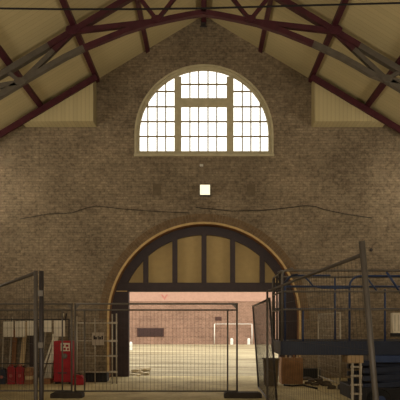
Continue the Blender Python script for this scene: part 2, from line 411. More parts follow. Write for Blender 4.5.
TY = -2.88
def tp(px, py, dy=0): p = at(px, py, TY); p.y += dy; return p
tr = thing('roof_truss', (0, TY, 8.0), 'maroon and grey steel roof truss with arched lower chord spanning the hall', 'truss')
def chord_bar(pts, w, t, name, m):
    b = MB()
    n = len(pts); inn, out = [], []
    for i, p in enumerate(pts):
        d = (pts[min(i+1, n-1)] - pts[max(i-1, 0)]).normalized(); nrm = Vector((-d.z, 0, d.x))
        inn.append((p.x-nrm.x*w/2, p.z-nrm.z*w/2)); out.append((p.x+nrm.x*w/2, p.z+nrm.z*w/2))
    b.strip(inn, out, TY-t/2, TY+t/2)
    return b.build(name, m, tr)
def mir(px): return 2*203.5 - px
APEXC = 10.47
def tc(x): return Vector((x, TY, APEXC - SL*abs(x)))
for s_ in (-1, 1):
    xg = s_*3.72
    chord_bar([tc(0), tc(xg)], .135, .14, 'top_chord', MAROON)
    tag(chord_bar([tc(xg), tc(s_*8.3)], .135, .14, 'top_chord', GREYLIT), 'outer rafter of the truss, side light coloured in as grey')
    q = (lambda px: px) if s_ < 0 else mir
    low = [(203.5, 13), (186, 15.8), (170, 19), (150, 23.5), (125, 31.5), (104, 40)]
    lowg = [(104, 40), (82, 49), (50, 66), (21, 83)]
    if s_ > 0: lowg[-1] = (21, 80)
    cut = 84 if s_ < 0 else 94
    lo2 = low + [(cut, 48.2 if s_ < 0 else 44)]
    chord_bar([tp(q(a), c) for a, c in lo2], .12, .12, 'arched_chord', MAROON)
    lg = [lo2[-1]] + [(66, 57), (50, 66), (36, 74.2), lowg[-1]]
    tag(chord_bar([tp(q(a), c) for a, c in lg], .12, .12, 'arched_chord', GREYLIT), 'outer end of the arched chord, side light coloured in as grey')
    nd = tp(q(21), lowg[-1][1])
    tag(chord_bar([nd, nd + Vector((s_*.7, 0, -.12)), nd + Vector((s_*2.6, 0, -.3))], .12, .12, 'bottom_tie', GREYLIT), 'grey tie running to the eaves')
    tag(chord_bar([nd, nd + Vector((s_*.6, 0, -.36)), nd + Vector((s_*2.4, 0, -1.7))], .14, .12, 'knee_brace', GREYLIT), 'grey brace running down to the wall')
    A = tc(s_*3.12)
    mid = A.lerp(nd, .38)
    chord_bar([A, mid], .11, .10, 'web_strut', MAROON); chord_bar([mid, nd], .11, .10, 'web_strut', GREYLIT)
    chord_bar([tc(s_*4.72), nd], .09, .08, 'web_strut', GREYLIT)
    chord_bar([A + Vector((0, 0, .0)), tp(q(155), 22)], .12, .10, 'collar', MAROON)
    k = tp(q(157), 20.5)
    chord_bar([k, tc(s_*1.62)], .085, .08, 'web_strut', MAROON)
    chord_bar([k, tp(q(186), -16)], .085, .08, 'web_strut', MAROON)
    # gusset plates at the nodes, with bolts as part of the plate
    for c, r_, m in ((A, .15, MAROON), (nd, .12, GREYLIT), (k, .11, MAROON)):
        b = MB(); b.prism([(c.x+r_*math.cos(a)*1.25, c.z+r_*math.sin(a)*.8) for a in [2*PI*i/8+.2 for i in range(8)]], TY-.095, TY-.078)
        for i in range(4): b.lathe([(.018, 0), (.018, -.02)], (c.x+.09*math.cos(i*PI/2+.4)*1.2, TY-.095, c.z+.09*math.sin(i*PI/2+.4)*.8), 'Y', 6)
        b.build('gusset_plate', m, tr)
chord_bar([tp(203.5, 13), Vector((tp(203.5, 0).x, TY, APEXC))], .11, .12, 'king_post', MAROON)

# wire strung across under the truss
pts = []
for px, py in ((-24, 8.0), (0, 8.4), (60, 9.2), (130, 9.2), (200, 8.4), (300, 5.6), (400, 3), (424, 2.2)): pts.append(at(px, py, -5.3))
b = MB(); b.tube(pts, .02, 6); tag(b.build('tie_cable', BLACKWIRE, smooth=True, origin=pts[3]), 'thin black cable strung straight across the hall under the truss', 'cable')

# boarded bulkheads and the rafters over them
BY = -.47
for s_, nm in ((-1, 'left'), (1, 'right')):
    xi = s_*3.16; zb = 7.37; xo = s_*((RZ-.14-zb)/SL)
    bt = thing('boarded_bulkhead', (s_*4.2, BY, zb), f'triangular cream boarded bulkhead high on the brick wall, {nm} of the arched window', 'bulkhead', 'boarded bulkheads under the roof')
    b = MB(); b.prism([(xi, zb), (xi, roofz(xi)-.10), (xo, zb)], BY, -.003); b.build('board_panel', BOARD_V, bt)
    r0 = Vector((s_*3.06, BY-.045, roofz(3.06)-.205)); r1 = Vector((s_*8.3, BY-.045, roofz(8.3)-.205))
    b = MB(); b.bar(r0, r1, .16, .07)
    tag(b.build('rafter', MAROON, None, origin=r0), f'maroon rafter along the sloping top of the {nm} boarded bulkhead', 'rafter', 'maroon rafters over the bulkheads')

# ------------------------------------------------------------------ on the brick wall
fl = thing('wall_floodlight', at(205, 190, -.1), 'small square lit floodlight on brick wall between window and doorway', 'light')
c = at(205, 190, -.1); h = .165
b = MB(); b.box(c.x-h, c.x+h, -.12, -.05, c.z-h, c.z+h); b.build('housing', DARKSTEEL, fl, bevel=.01)
b = MB(); b.box(c.x-h+.02, c.x+h-.02, -.128, -.12, c.z-h+.02, c.z+h-.02); b.build('lens', LAMP, fl)
b = MB(); b.box(c.x-.04, c.x+.04, -.05, 0, c.z-.1, c.z+.1); b.build('bracket', DARKSTEEL, fl)
c = at(201.5, 165, -.05)
sv = thing('wall_sensor', c, 'tiny white sensor on the brick just below the window sill', 'sensor')
b = MB(); b.box(c.x-.05, c.x+.05, -.05, 0, c.z-.03, c.z+.03); b.build('housing', WHITEPAINT, sv, bevel=.008)
b = MB(); b.lathe([(.02, 0), (.02, -.03), (.012, -.04)], (c.x, -.05, c.z), 'Y', 10); b.build('lens', WHITEPAINT, sv)
c = at(203.5, 22, -.05)
b = MB(); b.box(c.x-.07, c.x+.07, -.11, 0, c.z-.09, c.z+.07); b.box(c.x-.11, c.x+.11, -.02, 0, c.z-.13, c.z-.09)
tag(b.build('ridge_bracket', DARKSTEEL, None, origin=c), 'dark iron bracket on the brick at the roof apex', 'bracket')
def wall_cable(pxs, r, lab):
    pts = [at(a, c, -.02) for a, c in pxs]
    b = MB(); b.tube(pts, r, 6); tag(b.build('wall_cable', BLACKWIRE, None, smooth=True, origin=pts[0]), lab, 'cable', 'cables tacked to the brick')
wall_cable([(20, 219), (48, 214), (72, 213), (86, 208), (96, 206), (118, 208.5), (141, 210.5), (168, 212), (190, 213)], .008, 'thin dark cable rising to a kink on the brick left of the doorway arch')
wall_cable([(196, 207.5), (232, 211), (262, 210.5), (286, 208), (305, 205.5), (316, 206.5), (324, 209.5), (345, 214), (372, 218)], .010, 'dark cable sagging across the brick right of the doorway arch')
for i, (px, py, w_, h_, lab) in enumerate(((157, 190, 8, 11, 'dark blocked putlog patch in the brick left of the square lamp'), (251, 190, 8, 11, 'dark blocked putlog patch in the brick right of the square lamp'))):
    c = at(px, py, 0); ww = w_/68; hh = h_/68
    b = MB(); b.box(c.x-ww, c.x+ww, -.012, .01, c.z-hh, c.z+hh)
    tag(b.build('blocked_hole', mat('sooty_brick', (104, 90, 70), .9, var=.2), None, origin=c), lab, 'blocked hole', 'blocked holes in the brick')
c = at(371, 250, 0)
b = MB(); b.lathe([(.05, .01), (.05, -.03), (.03, -.045)], c, 'Y', 10); tag(b.build('wall_anchor', DARKSTEEL, None, origin=c), 'small round iron anchor on the brick beside the leaning fence post', 'anchor')

# ------------------------------------------------------------------ fences
def fence(name, L, zt, zb, label, cat, framed=False, m=GALV, r=.02, wx=.078, wz=.2, group=None, wr=.0024, zpost=.12, wm=WIRE, twist=0, over=0, rp=None):
    t = thing(name, (0, 0, 0), label, cat, group)
    def P(x, y, z): return (x, y + twist*(1-x/L)*(z-zt), z)     # a bent panel: its near post leans, its far post stands
    for x in (0, L):
        b = MB(); b.tube([P(x, 0, zpost), P(x, 0, zt+(over if x == 0 else 0))], (rp or r) if x == 0 else r, 12); b.build('upright', m, t, smooth=True)
    b = MB(); b.tube([(0, 0, zt-r), (L, 0, zt-r)], r*.95, 10); b.build('top_rail', m, t, smooth=True)
    x0, x1, z1 = 0, L, zt-r
    if framed:
        x0, x1, z1 = .2, L-.2, zt-.15
        for x in (x0, x1):
            b = MB(); b.tube([(x, 0, zb), (x, 0, z1)], r*.85, 8); b.build('inner_upright', m, t, smooth=True)
        b = MB(); b.tube([(0, 0, z1), (L, 0, z1)], r*.85, 8); b.build('inner_rail', m, t, smooth=True)
        for s_, xx in ((1, 0), (-1, L)):
            b = MB(); b.prism([(xx, zt-.03), (xx+s_*.11, zt-.03), (xx, zt-.15)], -.006, .006); b.build('corner_gusset', m, t)
    b = MB(); b.tube([P(0, 0, zb), P(L, 0, zb)], r*.85, 8); b.build('bottom_rail', m, t, smooth=True)
    b = MB(); n = max(1, round((x1-x0)/wx))
    for k in range(1, n): x = x0+(x1-x0)*k/n; b.tube([P(x, 0, zb), P(x, 0, z1)], wr, 4, False)
    n = max(1, round((z1-zb)/wz))
    for k in range(1, n): z = zb+(z1-zb)*k/n; b.tube([P(x0, .006, z), P(x1, .006, z)], wr, 4, False)
    b.build('mesh_infill', wm, t)
    return t
def X(px, d): return (px-CX)*d/F
def place(t, x0, d0, x1=None, d1=None, lean=0, roll=0):
    """put the panel's origin end at (x0, distance d0) and aim its length at (x1, d1)"""
    t.location = (x0, d0-D, 0)
    rz = math.atan2(d1-d0, x1-x0) if x1 is not None else 0
    t.rotation_euler = (lean, roll, rz)
FG = 'wire mesh site fence panels'
dF = 11.3
x1 = (237-CX)*dF/F; L1 = 3.45
p1 = fence('site_fence', L1, 2.02, .14, 'wire mesh fence panel standing across the front of the open doorway', 'fence panel', True, GALV, group=FG)
place(p1, x1-L1, dF)
p3 = copy_tree(p1); place(p3, x1-2*L1-.09, dF+.06)
p3['label'] = 'wire mesh fence panel in front of the red cabinet and leaning poles'
for ch in [c_ for c_ in S.objects if c_.parent == p3]:
    pass
f1 = fence('site_fence', 3.45, 2.02, .14, 'tall oblique fence panel nearest the camera at the left edge, before the red cans', 'fence panel', False, mat('dull_grey_tube', (86, 79, 72), .55, .3), .017, group=FG, wr=.0011)
place(f1, -1.46, 4.6, -3.2, 7.6)
# dark post coupled to that panel's end
fp = thing('coupled_post', (-1.417, 4.62-D, 0), 'dark round post coupled to the near end of the left oblique fence panel', 'post')
b = MB(); b.tube([(-1.417, 4.62-D, .0), (-1.417, 4.62-D, 2.02)], .02, 12); b.build('pole', DARKSTEEL, fp, smooth=True)
for z in (.5, 1.35, 1.8):
    b = MB(); b.box(-1.437, -1.395, 4.585-D, 4.60-D, z, z+.05); b.build('coupler', GALV, fp)
f5 = fence('site_fence', 3.7, 2.02, .14, 'leaning fence panel nearest the camera on the right, in front of the blue lift', 'fence panel', False, mat('dull_grey_tube', (86, 79, 72), .55, .3), .015, group=FG, wr=.0011, twist=.09, over=.07, rp=.020, zpost=0)
place(f5, X(361.5, 3.42)+.008, 3.42, .85, 7.12)
f6 = fence('site_fence', 3.4, 2.0, .14, 'slanting fence panel receding from the opening beside the blue lift', 'fence panel', False, DARKSTEEL, .019, group=FG)
place(f6, X(259, 12.0), 12.0, X(278, 8.6), 8.6, math.radians(4))
fw = fence('mesh_gate', 2.15, 1.87, .1, 'pale mesh gate panel standing out from the brick wall behind the blue lift', 'gate panel', False, GALVPALE, .018, zpost=.02, wx=.1, wm=GALVPALE, wr=.003)
place(fw, 3.28, 15.2, 3.36, 12.95)
# fence feet
FEET = [(x1+.12, dF+.02, .8, 'rubber fence foot at the right end of the doorway fence panel'), (x1-L1-.17, dF+.03, .68, 'rubber fence foot between the doorway panel and the left fence panel'),
        (3.55, 12.75, .62, 'rubber fence foot under the pale mesh gate behind the lift')]
for x, d, w_, lab in FEET:
    b = MB(); h = .12; b.prism([(x-w_/2, 0), (x+w_/2, 0), (x+w_/2, h*.75), (x+w_/2-.06, h), (x-w_/2+.06, h), (x-w_/2, h*.75)], d-.13-D, d+.13-D)
    tag(b.build('fence_foot', FOOT, None, bevel=.012, origin=(x, d-D, 0)), lab, 'fence foot', 'rubber fence feet')

# ------------------------------------------------------------------ left stores: rack, placards, poles, red things
def X(px, d): return (px-CX)*d/F
def Z(py, d): return EYE-(py-HY)*d/F
dR = 14.4
rk = thing('storage_rack', (X(35, dR), dR-D, 0), 'thin steel rail rack hung with pale boards against the brick wall', 'rack')
zr = Z(319.5, dR)
for px in (-40, 36.5, 69):
    b = MB(); b.tube([(X(px, dR), dR-D, 0), (X(px, dR), dR-D, zr)], .018, 8); b.build('upright', DARKSTEEL, rk, smooth=True)
b = MB(); b.tube([(X(-40, dR), dR-D, zr), (X(69, dR), dR-D, zr)], .016, 8); b.build('rail', DARKSTEEL, rk, smooth=True)
b = MB(); b.tube([(X(-40, dR), dR-D, .5), (X(69, dR), dR-D, .5)], .014, 8); b.build('rail', DARKSTEEL, rk, smooth=True)
labs = ['pale board hung at the far left of the rail rack', 'pale board hung above the red jerrycans, second on the rail', 'pale board hung just left of the tall fence post', 'pale board hung just right of the tall fence post', 'pale board hung above the red cabinet, last on the rail']
for (xa, xb, ya, yb), lab in zip(((3.5, 13.5, 321.5, 337), (15.3, 25.3, 321, 337.3), (27.2, 35.5, 321, 335.5), (41.5, 51.8, 320.5, 332), (54, 65, 320.5, 336.5)), labs):
    dd = dR-.05
    t_ = thing('hanging_board', (X((xa+xb)/2, dd), dd-D, Z(yb, dd)), lab, 'board', 'pale boards on the rail rack')
    b = MB(); b.box(X(xa, dd), X(xb, dd), dd-.015-D, dd+.005-D, Z(yb, dd), Z(ya, dd)); b.build('panel', WHITEISH, t_, bevel=.004)
    for xx in (xa+2, xb-2):
        b = MB(); b.tube([(X(xx, dd), dd-D, Z(ya, dd)), (X(xx, dd), dR-.02-D, zr+.02)], .006, 5); b.build('hook', DARKSTEEL, t_)
# leaning poles and planks
poles = [((2, 360), (3.5, 322), .016, GALVPALE, 'grey pole at the left edge of the picture'),
         ((8.5, 378), (12.5, 318), .02, GALVPALE, 'pale pole standing left of the red jerrycans'),
         ((40, 370), (45.5, 331), .018, GALVPALE, 'short grey pole just right of the tall fence post'),
         ((38.8, 377), (56, 330), .026, WHITEISH, 'off-white pole leaning at the widest angle beside the red cabinet'),
         ((43.5, 379), (58, 329), .026, WHITEISH, 'off-white pole, second from the left of those leaning beside the red cabinet'),
         ((46, 380), (61, 322), .026, WHITEISH, 'off-white pole leaning behind the hung board over the red cabinet'),
         ((50, 382), (53, 334), .022, WHITEISH, 'upright off-white pole closest to the red cabinet'),
         ((48, 381), (63.5, 313.5), .02, WHITEISH, 'longest off-white pole rising behind the red cabinet'),
         ((53, 381), (66.5, 313.5), .024, DARKSTEEL, 'dark steel pole leaning steeply behind the red cabinet')]
for k, ((bx, by), (tx, ty), r_, m, lab) in enumerate(poles):
    off = (-.14 if k == 2 else .0) if k < 3 else (k-3)*.08
    zt_ = Z(ty, 15.1); dbot, dtop = 14.55+off, 14.55+off+.26*zt_
    p0 = Vector((X(bx, dbot), dbot-D, 0.0)); p1_ = Vector((X(tx, dtop), dtop-D, Z(ty, dtop)))
    b = MB(); b.tube([p0, p1_], r_, 8); tag(b.build('pole', m, None, smooth=True, origin=p0), lab, 'pole', 'poles leaning on the brick wall')
for (bx, tx, ty, w_, m, lab) in ((20.5, 26, 322, .13, TIMBER, 'wide pale plank leaning on the wall behind the red jerrycans'), (12.5, 15.5, 330, .12, TIMBER2, 'brown plank leaning left of the wide pale plank'), (32, 33, 326, .16, DARKWOOD, 'dark plank leaning just left of the tall fence post')):
    p0 = Vector((X(bx, 14.85), 14.85-D, 0)); p1_ = Vector((X(tx, 15.55), 15.55-D, Z(ty, 15.55)))
    b = MB(); b.bar(p0, p1_, w_, .03); tag(b.build('plank', m, None, origin=p0), lab, 'plank', 'planks leaning on the brick wall')
# red cabinet
dC = 13.9; x0, x1_ = X(53.5, dC), X(71.5, dC); yc = dC-D; zt = Z(341, dC)
rc = thing('red_cabinet', ((x0+x1_)/2, yc+.2, 0), 'tall red metal cabinet with pale label standing behind the left fence panel', 'cabinet')
b = MB(); b.box(x0, x1_, yc, yc+.42, .05, zt); b.build('body', RED, rc, bevel=.015)
b = MB(); b.box(x0+.025, x1_-.025, yc-.018, yc, .42, zt-.04); b.build('door', RED, rc, bevel=.008)
b = MB(); b.box(x0+.025, x1_-.025, yc-.018, yc, .09, .39); b.build('drawer', RED, rc, bevel=.008)
b = MB(); b.box(x0+.12, x1_-.12, yc-.04, yc-.018, .28, .31); b.build('handle', DARKSTEEL, rc)
xa, xb = X(61, dC), X(70, dC)
lbm = MB(); lbm.box(xa, xb, yc-.024, yc-.018, Z(351, dC), Z(343, dC)); lb = lbm.build('label_plate', WHITEISH, rc)
for u, v, s2 in ((.15, .6, .22), (.55, .55, .3), (.3, .15, .25), (.7, .1, .2)):
    ww, hh = xb-xa, .2; b = MB(); b.box(xa+u*ww, xa+(u+s2)*ww, yc-.027, yc-.024, Z(351, dC)+v*hh, Z(351, dC)+(v+.28)*hh); b.build('printed_mark', RED, lb)
b = MB(); b.lathe([(.07, 0), (.07, -.03), (.05, -.05)], (X(65, dC), yc-.018, Z(356, dC)), 'Y', 14); b.build('dial', GALV, rc)
for sx in (.06, -.06):
    b = MB(); xx = (x0 if sx > 0 else x1_)+sx; b.box(xx-.03, xx+.03, yc+.03, yc+.39, 0, .05); b.build('foot', BLACK, rc)
def can(name, xa, xb, d, h, m, lab, group=None, lying=False):
    y = d-D; w_ = xb-xa; t_ = thing(name, ((xa+xb)/2, y, 0), lab, 'jerrycan', group)
    b = MB(); b.prism([(xa, 0), (xb, 0), (xb, h*.82), (xb-w_*.25, h*.93), (xa+w_*.1, h*.93), (xa, h*.86)], y-.09, y+.09); b.build('body', m, t_, bevel=.025)
    b = MB(); b.tube([(xa+w_*.15, y, h*.92), (xa+w_*.2, y, h), (xa+w_*.55, y, h), (xa+w_*.6, y, h*.92)], .014, 8); b.build('handle', m, t_, smooth=True)
    b = MB(); b.lathe([(.028, 0), (.028, .05)], (xb-w_*.17, y, h*.86), 'Z', 10); b.build('cap', BLACK, t_)
    b = MB(); b.lathe([(.045, 0), (.045, -.008)], ((xa+xb)/2, y-.09, h*.45), 'Y', 12); b.build('badge', mat('pale_red_badge', (170, 96, 84)), t_)
can('jerrycan', X(8, 13.9), X(16, 13.9), 13.9, .5, REDPLASTIC, 'red plastic jerrycan, the left one of the pair by the fence post', 'red jerrycans')
can('jerrycan', X(16.5, 13.9), X(24.5, 13.9), 13.92, .5, REDPLASTIC, 'red plastic jerrycan, the right one of the pair, next to the wood blocks', 'red jerrycans')
can('jerrycan', X(-2, 13.9), X(6, 13.9), 13.95, .42, BLUEDARK, 'dark blue jerrycan at the left edge beside the red pair')
# low red box beside cabinet
xa, xb = X(72.5, 13.8), X(84.5, 13.8); y = 13.8-D
rb = thing('red_toolbox', ((xa+xb)/2, y, 0), 'low red box with sloping lid on the floor right of the red cabinet', 'toolbox')
b = MB(); b.box(xa, xb, y-.12, y+.14, 0, .17); b.build('body', RED, rb, bevel=.02)
b = MB(); b.prism([(xa+.005, .172), (xb-.005, .172), (xb-.08, .24), (xa+.03, .26)], y-.11, y+.13); b.build('lid', RED, rb, bevel=.02)
b = MB(); b.tube([(xa+.08, y, .25), (xa+.09, y, .29), (xb-.12, y, .285), (xb-.11, y, .24)], .012, 6); b.build('handle', BLACK, rb)
# stacked wood blocks
zz = 0
for i in range(4):
    hgt = (.12, .1, .115, .1)[i]; xa, xb = X(25+(i % 2)*.7, 13.9), X(33-(i == 3)*1.5, 13.9)
    b = MB(); b.box(xa, xb, 13.82-D, 14.1-D, zz, zz+hgt)
    tag(b.build('wood_block', (TIMBER2, TIMBER, TIMBER2, BROWN)[i], None, bevel=.02, origin=((xa+xb)/2, 13.9-D, zz)),
        ('brown wood block at the bottom of the stack by the jerrycans', 'pale wood block, second from bottom of the stack by the jerrycans', 'brown wood block, third from bottom of the stack by the jerrycans', 'reddish brown wood block on top of the stack by the jerrycans')[i], 'wood block', 'stacked wood blocks')
    zz += hgt
b = MB(); xa, xb = X(42, 13.9), X(50.3, 13.9); b.box(xa, xb, 13.9-D, 14.2-D, 0, .13); tag(b.build('timber_offcut', TIMBER2, None, bevel=.01, origin=((xa+xb)/2, 14-D, 0)), 'orange brown timber offcut on the floor left of the red cabinet', 'timber')

# tubular barrier left of the arch, with notice
dB = 14.0; yb = dB-D
tb = thing('tubular_barrier', (X(98, dB), yb, 0), 'grey tubular barrier with double end posts beside the left jamb of the arch', 'barrier')
for px, top, r_ in ((77, 316, .014), (95, 318, .012), (112.3, 314, .018), (116.5, 313.5, .018)):
    b = MB(); b.tube([(X(px, dB), yb, 0), (X(px, dB), yb, Z(top, dB))], r_, 8); b.build('upright', GALVPALE, tb, smooth=True)
for py in (323, 341, 356, 372):
    b = MB(); b.tube([(X(77, dB), yb, Z(py, dB)), (X(112, dB), yb, Z(py, dB))], .013, 8); b.build('rail', GALVPALE, tb, smooth=True)
    b = MB(); b.box(X(108.5, dB), X(117.5, dB), yb-.025, yb+.025, Z(py, dB)-.025, Z(py, dB)+.03); b.build('coupler', GALVPALE, tb, bevel=.006)
b = MB()
for k in range(1, 6): b.tube([(X(77+18*k/6, dB), yb, Z(372, dB)), (X(77+18*k/6, dB), yb, Z(323, dB))], .004, 4, False)
for k in range(1, 10): b.tube([(X(77, dB), yb+.005, Z(323+5*k, dB)), (X(95, dB), yb+.005, Z(323+5*k, dB))], .004, 4, False)
b.build('mesh_infill', GALVPALE, tb)
dn = dB-.03
nt_ = thing('hanging_notice', (X(98, dn), dn-D, Z(345, dn)), 'pale notice with a row of dark marks hung on the tubular barrier', 'notice')
b = MB(); b.box(X(92, dn), X(104, dn), dn-D-.008, dn-D, Z(345, dn), Z(332.5, dn)); sh = b.build('sheet', mat('dull_paper', (168, 152, 132), .8), nt_)
b = MB()
for px0, px1, py0, py1 in ((93.5, 95, 335.5, 339.5), (95, 97, 337.2, 339.5), (97.8, 98.8, 336, 339.5), (99.3, 101, 336.8, 339.5), (101.5, 103, 335.8, 339.5)):
    b.box(X(px0, dn), X(px1, dn), dn-D-.012, dn-D-.008, Z(py1, dn), Z(py0, dn))
b.build('print', mat('dark_print', (52, 42, 38)), sh)

# ------------------------------------------------------------------ blue scissor lift
dL = 9.5; y0 = dL-D; W = 1.25; y1 = y0+W
xL, xR = X(282, dL), 5.6
zd1, zd0 = Z(341, dL), Z(355, dL); ztop = Z(270.5, dL); zmid = Z(291.5, dL); zlow = Z(309.5, dL)
sl = thing('scissor_lift', (3.6, (y0+y1)/2, 0), 'blue scissor lift with railed platform standing at the right', 'scissor lift')
b = MB(); b.box(xL, xR, y0, y1, zd0+.04, zd1-.01); b.build('deck', BLUEDARK, sl, bevel=.01)
b = MB(); b.box(xL, xR, y0-.03, y0, zd0, zd1); b.build('toe_board', BLUEDARK, sl, bevel=.008)
b = MB(); b.box(xL-.03, xL, y0-.03, y1+.03, zd0, zd1); b.build('toe_board', BLUEDARK, sl, bevel=.008)
b = MB(); b.box(xL, xR, y1, y1+.03, zd0, zd1); b.build('toe_board', BLUEDARK, sl, bevel=.008)
def rail(pts, r, m=BLUE, name='guard_rail'):
    b = MB(); b.tube(pts, r, 8); return b.build(name, m, sl, smooth=True)
def curved(xa, xb, y, zt, zb, rad=.16):
    """hoop: up from zb at xa, round a corner, along to xb"""
    s_ = 1 if xb > xa else -1
    pts = [(xa, y, zb), (xa, y, zt-rad)]
    for k in range(1, 7): a = PI/2*k/6; pts.append((xa+s_*rad*(1-math.cos(a)), y, zt-rad+rad*math.sin(a)))
    pts.append((xb, y, zt)); return pts
rail(curved(xL, xR, y0, ztop, zd1, .07), .022, GALV); rail(curved(xL, xR, y1, ztop, zd1, .07), .02, GALV)
rail([(xL, y0, ztop-.03), (xL, y1, ztop-.03)], .02, GALV)
for z_, r_ in ((zmid, .018), (zlow, .018)):
    rail([(xL, y0, z_), (xR, y0, z_)], r_, GALV); rail([(xL, y0, z_), (xL, y1, z_)], r_, GALV)
rail([(xL, y1, 2.33), (xR, y1, 2.33)], .022, BLUE); rail([(xL, y1, zlow+.05), (xR, y1, zlow+.05)], .016, BLUE)
# inner extension frame with rounded hoops
yi = y0+.2
xh = X(349.5, dL+.2)
rail(curved(xh, xR, yi, Z(276, dL+.2), zd1, .2), .02, BLUE)
rail(curved(X(285, dL+.2), xh-.35, yi, Z(275.5, dL+.2), zd1, .18), .018, BLUE)
rail([(X(303, dL+.2), yi, Z(275.5, dL+.2)), (X(309, dL+.2), yi, Z(281, dL+.2)), (X(313, dL+.2), yi, Z(286, dL+.2)), (X(322, dL+.2), yi, Z(288, dL+.2)), (xh, yi, Z(288, dL+.2))], .016, BLUE, 'bent_brace')
rail([(X(387, dL), y0+.03, ztop-.02), (X(402, dL), y0+.03, Z(294, dL))], .022, BLUE, 'diagonal_brace')
rail([(X(366, dL), y0+.03, Z(276, dL)), (X(378, dL), y0+.03, zmid)], .016, BLUE, 'diagonal_brace')
for px, zt_ in ((385, zmid), (303, zlow)):
    rail([(X(px, dL+.1), y0+.1, zd1-.02), (X(px, dL+.1), y0+.1, zt_ + (.0 if px < 350 else .05))], .018, BLUE, 'post')
for px in (335, 420): rail([(X(px, dL+W), y1, zd1), (X(px, dL+W), y1, ztop)], .018, BLUE, 'post')
# end gate details at the left end
rail([(xL-.07, y0+.02, Z(273, dL)), (xL+.2, y0+.02, Z(268.5, dL))], .025, GALV, 'gate_bar')
rail([(xL+.02, y0+.1, Z(286, dL)), (xL+.1, y0+.1, Z(280, dL)), (xL+.19, y0+.1, Z(275, dL)), (xL+.3, y0+.1, Z(274, dL))], .02, BLUEDARK, 'bent_brace')
for k in range(3):
    yy = y0 + .25 + k*.4; rail([(xL, yy, zd1), (xL, yy, ztop-.03)], .018, DARKSTEEL, 'post')
# white control box on the right rail
bx0, bx1 = X(390, dL), X(404, dL)
b = MB(); b.box(bx0, bx1, y0-.14, y0-.02, Z(333, dL), Z(313, dL)); cb = b.build('control_box', WHITEISH, sl, bevel=.01)
b = MB(); b.box(bx0-.005, bx1, y0-.145, y0-.02, Z(336.5, dL), Z(333, dL)); b.build('box_base', BLACK, cb)
b = MB(); [b.box(bx0+.03+.06*k, bx0+.045+.06*k, y0-.146, y0-.14, Z(331, dL), Z(315, dL)) for k in range(4)]; b.build('groove', GALVPALE, cb)
# lower deck, scissor stack, chassis, wheels
cx0 = X(351, dL)
b = MB(); b.box(X(372, dL), xR, y0-.05, y1, Z(362.5, dL), zd0-.005); b.build('main_deck', BLUE, sl, bevel=.012)
b = MB(); b.box(X(347, dL), X(363.5, dL), y0-.02, y0+.35, Z(363, dL), zd0-.005); b.build('end_bracket', mat('cream_bracket_paint', (168, 140, 102)), sl, bevel=.012)
zc1 = .42
for yy in (y0+.12, y1-.12):
    for k in range(3):
        za, zb_ = zc1+.02+k*.14, zc1+.16+k*.14
        b = MB(); b.bar((cx0+.25, yy, za), (xR-.2, yy, zb_), .09, .05); b.build('scissor_arm', BLUEDARK, sl)
        b = MB(); b.bar((cx0+.25, yy+.06, zb_), (xR-.2, yy+.06, za), .09, .05); b.build('scissor_arm', BLUEDARK, sl)
b = MB(); b.box(cx0+.1, xR-.1, y0+.05, y1-.05, .16, zc1); b.build('chassis', BLACK, sl, bevel=.02)
for xw in (cx0+.5, xR-.6):
    for yy in (y0+.0, y1-.0):
        b = MB(); b.lathe([(.1, -.1), (.19, -.09), (.205, -.06), (.205, .06), (.19, .09), (.1, .1)], (xw, yy, .205), 'Y', 20); wl = b.build('wheel', TYRE, sl, smooth=False)
        b = MB(); b.lathe([(.09, -.112), (.09, .112)], (xw, yy, .205), 'Y', 14); b.build('hub', BLUE, wl)
# boarding ladder at the end
xa, xb = X(352, dL), X(360, dL)
for xx in (xa, xb):
    b = MB(); b.bar((xx, y0-.02, .1), (xx, y0-.02, Z(363, dL)), .035, .05); b.build('ladder_stile', GALVPALE, sl)
for k in range(5):
    b = MB(); z_ = .16+k*.16; b.tube([(xa-.03, y0-.02, z_), (xb+.03, y0-.02, z_)], .02, 6); b.build('ladder_rung', GALVPALE, sl)

# ------------------------------------------------------------------ right stores and floor debris
dK = 13.9; yk = dK-D; xa, xb = X(281.5, dK), X(303, dK)
kr = thing('wooden_crate', ((xa+xb)/2, yk, 0), 'rust brown wooden crate filled with scraps behind the blue lift', 'crate')
zt_ = Z(358, dK)
b = MB()
for (ax, bx_, ay, by_) in ((xa, xb, yk, yk+.03), (xa, xb, yk+.45, yk+.48), (xa, xa+.03, yk+.03, yk+.45), (xb-.03, xb, yk+.03, yk+.45)): b.box(ax, bx_, ay, by_, .02, zt_)
b.box(xa, xb, yk, yk+.48, 0, .03); b.build('body', BROWN, kr, bevel=.006)
for xx in (xa+.02, xb-.08): b = MB(); b.box(xx, xx+.06, yk-.02, yk, .02, zt_); b.build('batten', BROWN, kr)
for z_ in (.12, zt_-.16): b = MB(); b.box(xa+.085, xb-.085, yk-.015, yk, z_, z_+.06); b.build('slat', BROWN, kr)
for i, (u, hh, m) in enumerate(((.15, .12, TIMBER), (.4, .05, GALVPALE), (.62, .15, TIMBER2), (.82, .08, TIMBER))):
    xx = xa+.06+(xb-xa-.12)*u
    b = MB(); b.bar((xx, yk+.2, .04), (xx+.03, yk+.22, zt_+hh), .05, .03)
    tag(b.build('timber_scrap', m, None, origin=(xx, yk+.2, .04)), ('pale timber scrap sticking out of the crate at its left corner', 'grey metal scrap sticking out of the crate, second from left', 'tallest brown scrap sticking out of the crate', 'pale scrap sticking out of the crate at its right end')[i], 'scrap', 'scraps in the brown crate')
xa, xb = X(264.5, 13.4), X(279, 13.4); y = 13.4-D
bn = thing('rubble_bin', ((xa+xb)/2, y, 0), 'grey brown rubble bin left of the brown crate behind the fence posts', 'bin')
